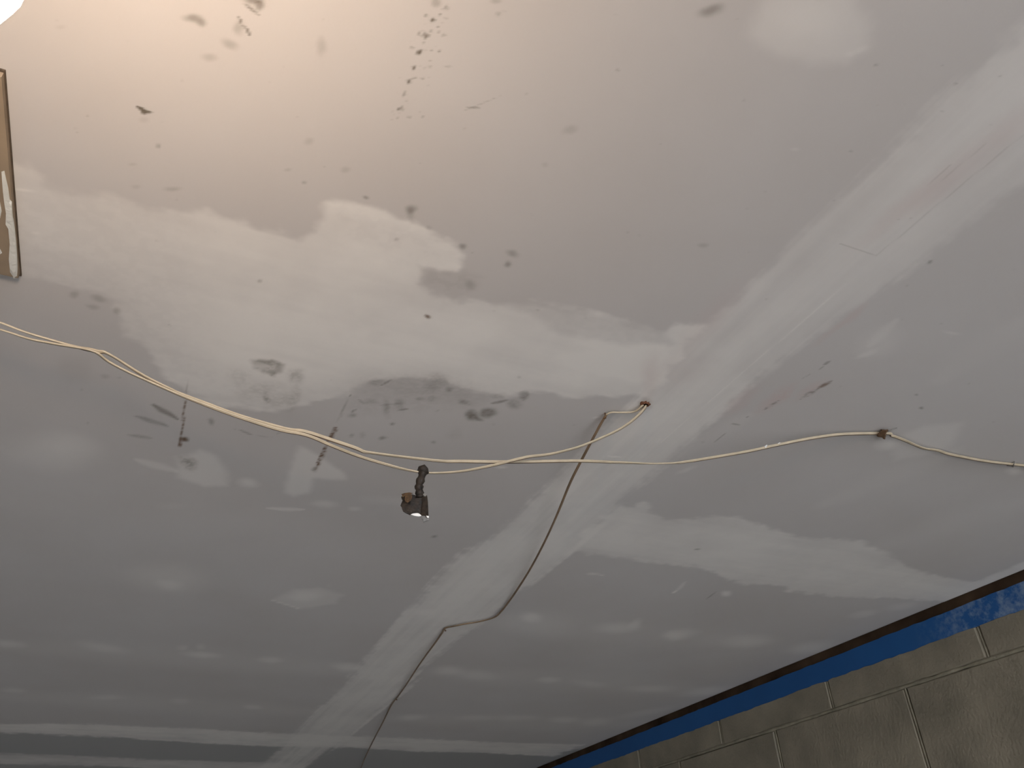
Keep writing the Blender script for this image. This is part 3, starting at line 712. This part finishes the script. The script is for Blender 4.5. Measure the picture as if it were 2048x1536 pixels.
# cable hanging in a long swag and clipped towards the wall
T1 = [(-420, .4), (0, .05), (110, .12), (150, .6), (190, .8), (231, .2), (300, .35), (400, .9), (560, .85), (620, 1.0), (700, .95), (760, .45), (800, .12), (860, .55), (940, .9), (1080, .95), (1200, .75), (1300, .12), (1340, .2), (1420, .8), (1560, .9), (1755, .9), (1812, .5), (1850, .35), (1920, .8), (2300, .8)]
p1 = W([(-420, 520, .030), (-200, 580, .040), (0, 645, .050), (50, 664, .054), (110, 682, .057), (190, 702, .062), (231, 716, .064), (280, 747, .068), (335, 776, .072), (400, 803, .076), (480, 832, .080), (560, 855, .083), (620, 866, .085), (690, 889, .086), (760, 908, .086), (860, 920, .083), (940, 923, .078), (1000, 924, .073), (1080, 923, .066), (1150, 922, .060), (1240, 925, .052), (1320, 927, .044), (1420, 916, .034), (1500, 902, .026), (1560, 889, .019), (1620, 877, .013), (1680, 869, .008), (1755, 867, .0045), (1785, 872, .0045), (1812, 882, .006), (1845, 896, .0055), (1875, 901, .0045), (1920, 913, .0045), (1975, 923, .0040), (2028, 929, .0035), (2060, 933, .0040), (2160, 950, .0060), (2300, 985, .0045)], T1)
cab1 = thing('electrical_cable', 'long flat cream cable swagged across the ceiling to the small brown clip', 'cable', p1[len(p1) // 2][:3])
sweep('sheath', spline(p1), .0051, .0024, 0.0, M_CABLE, cab1, M_CABLE_EDGE)
# cable with the tape flag, ending in the drilled hole
T2 = [(-420, .3), (0, .08), (150, .3), (190, .2), (345, .3), (450, .6), (620, .8), (740, .75), (845, .3), (920, .5), (1050, .8), (1120, .55), (1292, .45)]
p2 = W([(x, y, s_ + (.0015 if x < 700 else 0)) for x, y, s_ in [(-420, 545, .030), (-200, 600, .041), (0, 659, .051), (60, 678, .056), (110, 688, .059), (190, 704, .064), (215, 722, .066), (250, 741, .069), (300, 764, .073), (345, 784, .0765), (400, 806, .079), (480, 835, .083), (560, 860, .086), (620, 873, .089), (660, 890, .090), (700, 906, .091), (780, 931, .092), (820, 941, .092), (845, 945, .092), (870, 946, .091), (920, 943, .088), (980, 932, .081), (1050, 915, .070), (1120, 904, .058), (1160, 893, .048), (1200, 877, .037), (1240, 858, .025), (1265, 841, .016), (1284, 823, .007), (1292, 812, .001), (1292, 806, -.006)]], T2)
cab2 = thing('electrical_cable', 'flat cream cable carrying the black tape flag and ending in the drilled hole', 'cable', p2[len(p2) // 2][:3])
sweep('sheath', spline(p2), .0047, .0023, 0.0, M_CABLE, cab2, M_CABLE_EDGE)
# cable running away along the joint
T3a = [(1290, .6), (1265, .7), (1213, .8)]
T3b = [(1213, .7), (1160, .5), (1105, .75), (1020, .45), (891, .3), (830, .6), (728, .25), (690, .2)]
p3a = W([(1285, 806, -.006), (1284, 811, .002), (1278, 818, .006), (1265, 824, .006), (1240, 825, .0045), (1222, 825, .004), (1213, 829, .0045)], T3a)
p3b = W([(1213, 829, .0045), (1205, 842, .008), (1195, 860, .013), (1160, 926, .024), (1140, 966, .027), (1120, 1015, .027), (1105, 1050, .025), (1088, 1086, .021), (1066, 1128, .015), (1045, 1163, .010), (1020, 1200, .006), (1003, 1222, .005), (990, 1234, .005), (960, 1243, .005), (930, 1248, .005), (905, 1253, .0045), (891, 1256, .004), (884, 1266, .005), (870, 1286, .008), (850, 1313, .011), (830, 1342, .011), (812, 1370, .008), (795, 1394, .004), (784, 1408, .005), (765, 1446, .012), (745, 1484, .016), (728, 1520, .016), (712, 1560, .014), (690, 1600, .008)], T3b)
cab3 = thing('electrical_cable', 'thin brown cable running from the drilled hole away along the wide taped joint', 'cable', p3b[0][:3])
s_ = sweep('sheath', spline(p3b), .0046, .0024, 0.0, M_CABLE_B, cab3)
s_ = sweep('sheath', spline(p3a, .003), .0048, .0024, 0.0, M_CABLE, cab3)
s_['label'] = 'cream end of the cable beside the drilled hole'

def on_ceiling(px, py, sag=0.0): return Vector(cw(px, py, sag))
# white paint flecks stuck on the swagged cable
for (x, y, sg) in ((1531, 893, .021), (1557, 888, .018)):
    p = on_ceiling(x, y, sg)
    mb = MB(); mb.v = [tuple(p + Vector(q)) for q in ((-.0012, -.0020, -.0012), (.0022, -.0026, -.0004), (.0040, .0004, .0012), (.0006, .0030, -.0006), (-.0004, .0004, -.0022), (.0026, .0002, .0016))]
    mb.f = [(0, 1, 4), (1, 2, 4), (2, 3, 4), (3, 0, 4), (1, 0, 5), (2, 1, 5), (3, 2, 5), (0, 3, 5)]
    mb.build('paint_fleck', M_WHITE, cab1)

# ------------------------------------------------------------------ fixings
def nail(px, py, label, bend=(0.3, 0.1), ln=.012):
    p = on_ceiling(px, py)
    t = thing('nail', label, 'nail', p)
    MB().tube([p + Vector((0, 0, .004)), p + Vector((0, 0, -ln * .6)), p + Vector((bend[0] * ln, bend[1] * ln, -ln))], .0010, 7).build('shank', M_RUSTY, t, True)
    q = p + Vector((bend[0] * ln, bend[1] * ln, -ln))
    MB().tube([q + Vector((0, 0, .0006)), q - Vector((0, 0, .0008))], .0024, 9).build('head', M_RUSTY, t)
nail(1210, 826, 'bent rusty nail holding the brown cable near the drilled hole', (.25, -.3), .010)
nail(890, 1255, 'rusty nail holding the brown cable where it kinks on the wide joint', (.1, .1), .008)
nail(793, 1395, 'small rusty nail farthest along the brown cable', (.1, .1), .007)
# rusty clip over the swagged cable
pc = on_ceiling(1764, 867)
clip = thing('cable_clip', 'small rusty brown clip pinning the cream cable with a loose wire tail', 'clip', pc)
tdir = (on_ceiling(1785, 872) - on_ceiling(1745, 867)); tdir.z = 0; tdir.normalize(); ndir = Vector((-tdir.y, tdir.x, 0))
def lp(u, v, z): return pc + tdir * u + ndir * v + Vector((0, 0, -z))
prof = [(-.0085, .0002), (-.0050, .0008), (-.0042, .0058), (-.0015, .0078), (.0015, .0078), (.0042, .0058), (.0050, .0008), (.0085, .0002)]
mb = MB()
for u in (-.0062, -.002, .002, .0058):
    sk = u * .55
    for (vv, zz) in prof: mb.v.append(tuple(lp(u + (vv * .5), vv + sk, zz + .0006 * math.sin(u * 900))))
    for (vv, zz) in prof: mb.v.append(tuple(lp(u + (vv * .5), vv * .9 + sk, max(0, zz - .0011))))
n = len(prof)
for r in range(3):
    for k in range(n - 1):
        a0 = r * 2 * n + k; b0 = (r + 1) * 2 * n + k
        mb.f += [(a0, a0 + 1, b0 + 1, b0), (a0 + n, b0 + n, b0 + n + 1, a0 + n + 1)]
for r in (0, 3):
    for k in range(n - 1):
        a0 = r * 2 * n + k; mb.f.append((a0, a0 + n, a0 + n + 1, a0 + 1))
mb.build('strap', M_RUSTY, clip)
ol = [(1756, 874), (1753, 870), (1760, 863), (1766, 859), (1777, 860), (1773, 866), (1772, 873), (1763, 875)]
lo_, hi_ = [on_ceiling(x, y, .0050) for x, y in ol], [on_ceiling(1764 + (x - 1764) * .72, 867 + (y - 867) * .72, .0092) for x, y in ol]
k_ = len(ol)
mesh_obj('folded_cap', [tuple(p) for p in lo_ + hi_], [(i, (i + 1) % k_, k_ + (i + 1) % k_, k_ + i) for i in range(k_)] + [tuple(range(k_, 2 * k_)), tuple(reversed(range(k_)))], M_RUSTY, clip)
MB().tube([on_ceiling(1770, 864, .003), on_ceiling(1780, 861, .0035), on_ceiling(1794, 856, .0015)], .0007, 6).build('wire_tail', M_STEEL, clip, True)
MB().tube([on_ceiling(1755, 872, .001), on_ceiling(1757, 869, .006), on_ceiling(1768, 862, .008), on_ceiling(1775, 860, .002)], .0011, 6).build('bent_pin', M_RUSTY, clip, True)
# staple by the frame edge
ps = on_ceiling(2028, 929)
st = thing('cable_staple', 'thin steel staple pinning the cream cable near the block wall', 'staple', ps)
MB().tube([on_ceiling(2029, 924, -.002), on_ceiling(2029, 924, .0045), on_ceiling(2026, 934, .0055), on_ceiling(2026, 934, -.002)], .0008, 6).build('wire', M_STEEL, st, True)
MB().tube([on_ceiling(2014, 931, .002), on_ceiling(2026, 933, .004)], .0007, 6).build('leg', M_STEEL, st, True)

# drilled hole with a torn rim
ph = c2(1290, 808)
v, f = [], []
n = 18
for k in range(n):
    an = 2 * math.pi * k / n
    r0 = .0044 * (1 + .25 * random.uniform(-1, 1)); r1 = .0075 * (1 + .35 * random.uniform(-1, 1))
    v += [(ph[0] + r0 * math.cos(an), ph[1] + r0 * math.sin(an), CZ - .0022), (ph[0] + r1 * math.cos(an), ph[1] + r1 * math.sin(an), CZ - .0003), (ph[0] + r0 * math.cos(an), ph[1] + r0 * math.sin(an), CZ - .0003)]
for k in range(n):
    q = (k + 1) % n
    f += [(3 * k, 3 * q, 3 * q + 1, 3 * k + 1), (3 * k + 2, 3 * q + 2, 3 * q, 3 * k)]
hole = mesh_obj('drilled_hole', v, f, M_HOLE, ceiling)
hole['label'] = 'torn brown rim of a drilled hole'
mesh_obj('hole_shade_disc', [(ph[0] + .005 * math.cos(2 * math.pi * k / 12), ph[1] + .005 * math.sin(2 * math.pi * k / 12), CZ - .0006) for k in range(12)], [tuple(reversed(range(12)))], M_DARK, ceiling)  # flat black disc, the darkness inside the hole put in as colour

# ------------------------------------------------------------------ tape flag dangling from the cable
pf = Vector(cw(845, 945, .092))
flag = thing('tape_flag', 'strip of black tape knotted round the cream cable and dangling with a flared end', 'tape', pf)
dist = (pf - Vector((0, 0, CAM_Z))).length
fwd = (pf - Vector((0, 0, CAM_Z))); fwd.z = 0; fwd.normalize()
au = Vector((-fwd.y, fwd.x, 0)) * -1             # to the right as seen
av = Vector((0, 0, 1))
depth = -(np.array(ROT).T @ np.array(pf - Vector((0, 0, CAM_Z))))[2]
rr_ = np.array(ROT).T
def to_px(p):
    q = rr_ @ np.array([p[0], p[1], p[2] - CAM_Z]); return np.array([1024 + FPX * q[0] / -q[2], 768 - FPX * q[1] / -q[2]])
# local millimetre frame in the vertical plane of the flag, measured against the photo
o0 = to_px(pf); eu = (to_px(pf + au * .01) - o0) / .01; ew = (to_px(pf + av * .01) - o0) / .01
Minv = np.linalg.inv(np.array([eu, ew]).T)
def loc(px, py): return tuple(Minv @ (np.array([px, py], float) - o0))
Z8 = 1877 / 220.0
def zl(x, y): return loc(740 + x / Z8, 900 + y / Z8)
def P3(uv, d=0.0): return pf + au * uv[0] + av * uv[1] + fwd * d
# knot
kp = [P3(zl(835, 365), 0), P3(zl(865, 350), -.003), P3(zl(905, 345), -.004), P3(zl(945, 375), -.003), P3(zl(985, 400), 0)]
MB().tube(kp, [.0030, .0052, .0064, .0052, .0022], 10).build('knot', M_TAPE, flag, True)
# wrapped stem
sp = [zl(905, 370), zl(890, 440), zl(862, 520), zl(838, 590), zl(838, 650), zl(846, 710), zl(852, 770), zl(855, 800)]
sw = [.0058, .0060, .0056, .0054, .0058, .0064, .0066, .0060]
mb = MB(); mb.tube(spline([P3(u, -.001) for u in sp], .003), .0055, 10)
k = len(mb.v) // 10
for i in range(len(mb.v)):
    ringi = i // 10
    p = Vector(mb.v[i]); cpt = sum((Vector(mb.v[ringi * 10 + q]) for q in range(10)), Vector()) / 10
    mb.v[i] = tuple(cpt + (p - cpt) * (1 + .16 * math.sin(ringi * 1.9) + random.uniform(-.07, .07)))
mb.build('stem', M_TAPE, flag, True)
# flared flap: two panes meeting in a crease, creased and thin but solid
def pane(outline, name, mat, d0, curl, th=.0014, sub=None, par=flag):
    pts = [zl(*q) for q in outline]
    cx = sum(p[0] for p in pts) / len(pts); cy = sum(p[1] for p in pts) / len(pts)
    ring2 = [((p[0] + cx) / 2, (p[1] + cy) / 2) for p in pts]
    def dd(p): return d0 + curl(p[0] - cx, p[1] - cy)
    v = [P3(p, dd(p)) for p in pts] + [P3(p, dd(p)) for p in ring2] + [P3((cx, cy), dd((cx, cy)))]
    m_ = len(v); n = len(pts)
    v = v + [q + fwd * th for q in v]
    f = []
    for i in range(n):
        j = (i + 1) % n
        f += [(i, j, n + j, n + i), (n + i, n + j, 2 * n), (m_ + j, m_ + i, m_ + n + i, m_ + n + j), (m_ + n + j, m_ + n + i, m_ + 2 * n), (j, i, m_ + i, m_ + j)]
    return mesh_obj(name, v, f, mat, par)
flap = pane([(540, 765), (590, 752), (660, 742), (730, 748), (790, 765), (850, 785), (905, 790), (900, 900), (885, 980), (880, 1060), (870, 1085), (800, 1062), (730, 1062), (690, 1078), (630, 1050), (580, 1020), (560, 980), (550, 940), (530, 915), (548, 870), (565, 830), (548, 800)], 'flap', M_TAPE, 0.0, lambda u, v_: .35 * abs(u) * .5 - 9 * u * v_)
pane([(890, 795), (940, 800), (962, 760), (975, 800), (985, 880), (990, 980), (992, 1060), (995, 1120), (960, 1130), (890, 1120), (880, 1070), (885, 980), (895, 900)], 'flap', M_TAPE, -.0022, lambda u, v_: -.5 * u)
pane([(610, 800), (650, 775), (700, 770), (725, 800), (715, 850), (690, 890), (650, 915), (615, 900), (598, 860)], 'glue_patch', M_TAPE_BR, -.0060, lambda u, v_: 0, .0005)
pane([(545, 775), (600, 756), (680, 748), (740, 760), (690, 775), (610, 795), (570, 830)], 'glue_patch', M_TAPE_BR, -.0058, lambda u, v_: 0, .0005)
pane([(702, 1082), (735, 1068), (800, 1062), (838, 1068), (868, 1090), (876, 1108), (832, 1112), (770, 1104)], 'white_underside', M_WHITE, -.0020, lambda u, v_: 0, .0016)
pane([(880, 1118), (930, 1112), (998, 1128), (1002, 1165), (950, 1190), (905, 1212), (915, 1180), (885, 1165)], 'torn_tip', M_STEEL, -.0030, lambda u, v_: .4 * u, .0014)
pane([(955, 1120), (998, 1124), (1002, 1150), (975, 1152)], 'white_underside', M_WHITE, -.0050, lambda u, v_: 0, .0008)
pane([(905, 770), (925, 745), (965, 765), (955, 800), (915, 800)], 'torn_tip', M_STEEL, -.0040, lambda u, v_: 0, .0008)

# ------------------------------------------------------------------ the lit bulb just past the corner of the frame
d0 = ray(-98, -82); tb = 0.372 / d0[2]
pb = Vector(d0 * tb) + Vector((0, 0, CAM_Z))
bulb = thing('hanging_bulb', 'lit warm bulb hanging on a cord at the upper left corner', 'lamp', pb)
prof = [(.0, -.030), (.012, -.0275), (.021, -.0215), (.0275, -.012), (.030, 0), (.0285, .010), (.0245, .020), (.019, .030), (.0150, .040), (.0140, .048)]
v, f = [], []
n = 28
for r, z in prof:
    for k in range(n): v.append(tuple(pb + Vector((max(r, .0004) * math.cos(2 * math.pi * k / n), max(r, .0004) * math.sin(2 * math.pi * k / n), z))))
for i in range(len(prof) - 1):
    for k in range(n):
        q = (k + 1) % n; f.append((i * n + k, i * n + q, (i + 1) * n + q, (i + 1) * n + k))
mesh_obj('globe', v, f, M_GLOW, bulb, True)
MB().tube([pb + Vector((0, 0, .046)), pb + Vector((0, 0, .062)), pb + Vector((0, 0, .080)), pb + Vector((0, 0, .092))], [.0165, .0185, .0175, .006], 20).build('socket', M_BAKELITE, bulb, True)
zt = CZ - .002
MB().tube([pb + Vector((0, 0, .09)), Vector((pb.x + .004, pb.y, (pb.z + .09 + zt) / 2)), Vector((pb.x, pb.y, zt - .01))], .0028, 8).build('cord', M_CABLE_W, bulb, True)
MB().tube([Vector((pb.x, pb.y, zt)), Vector((pb.x, pb.y, zt - .012)), Vector((pb.x, pb.y, zt - .022))], [.036, .034, .010], 24).build('ceiling_rose', M_WHITE, bulb, True)
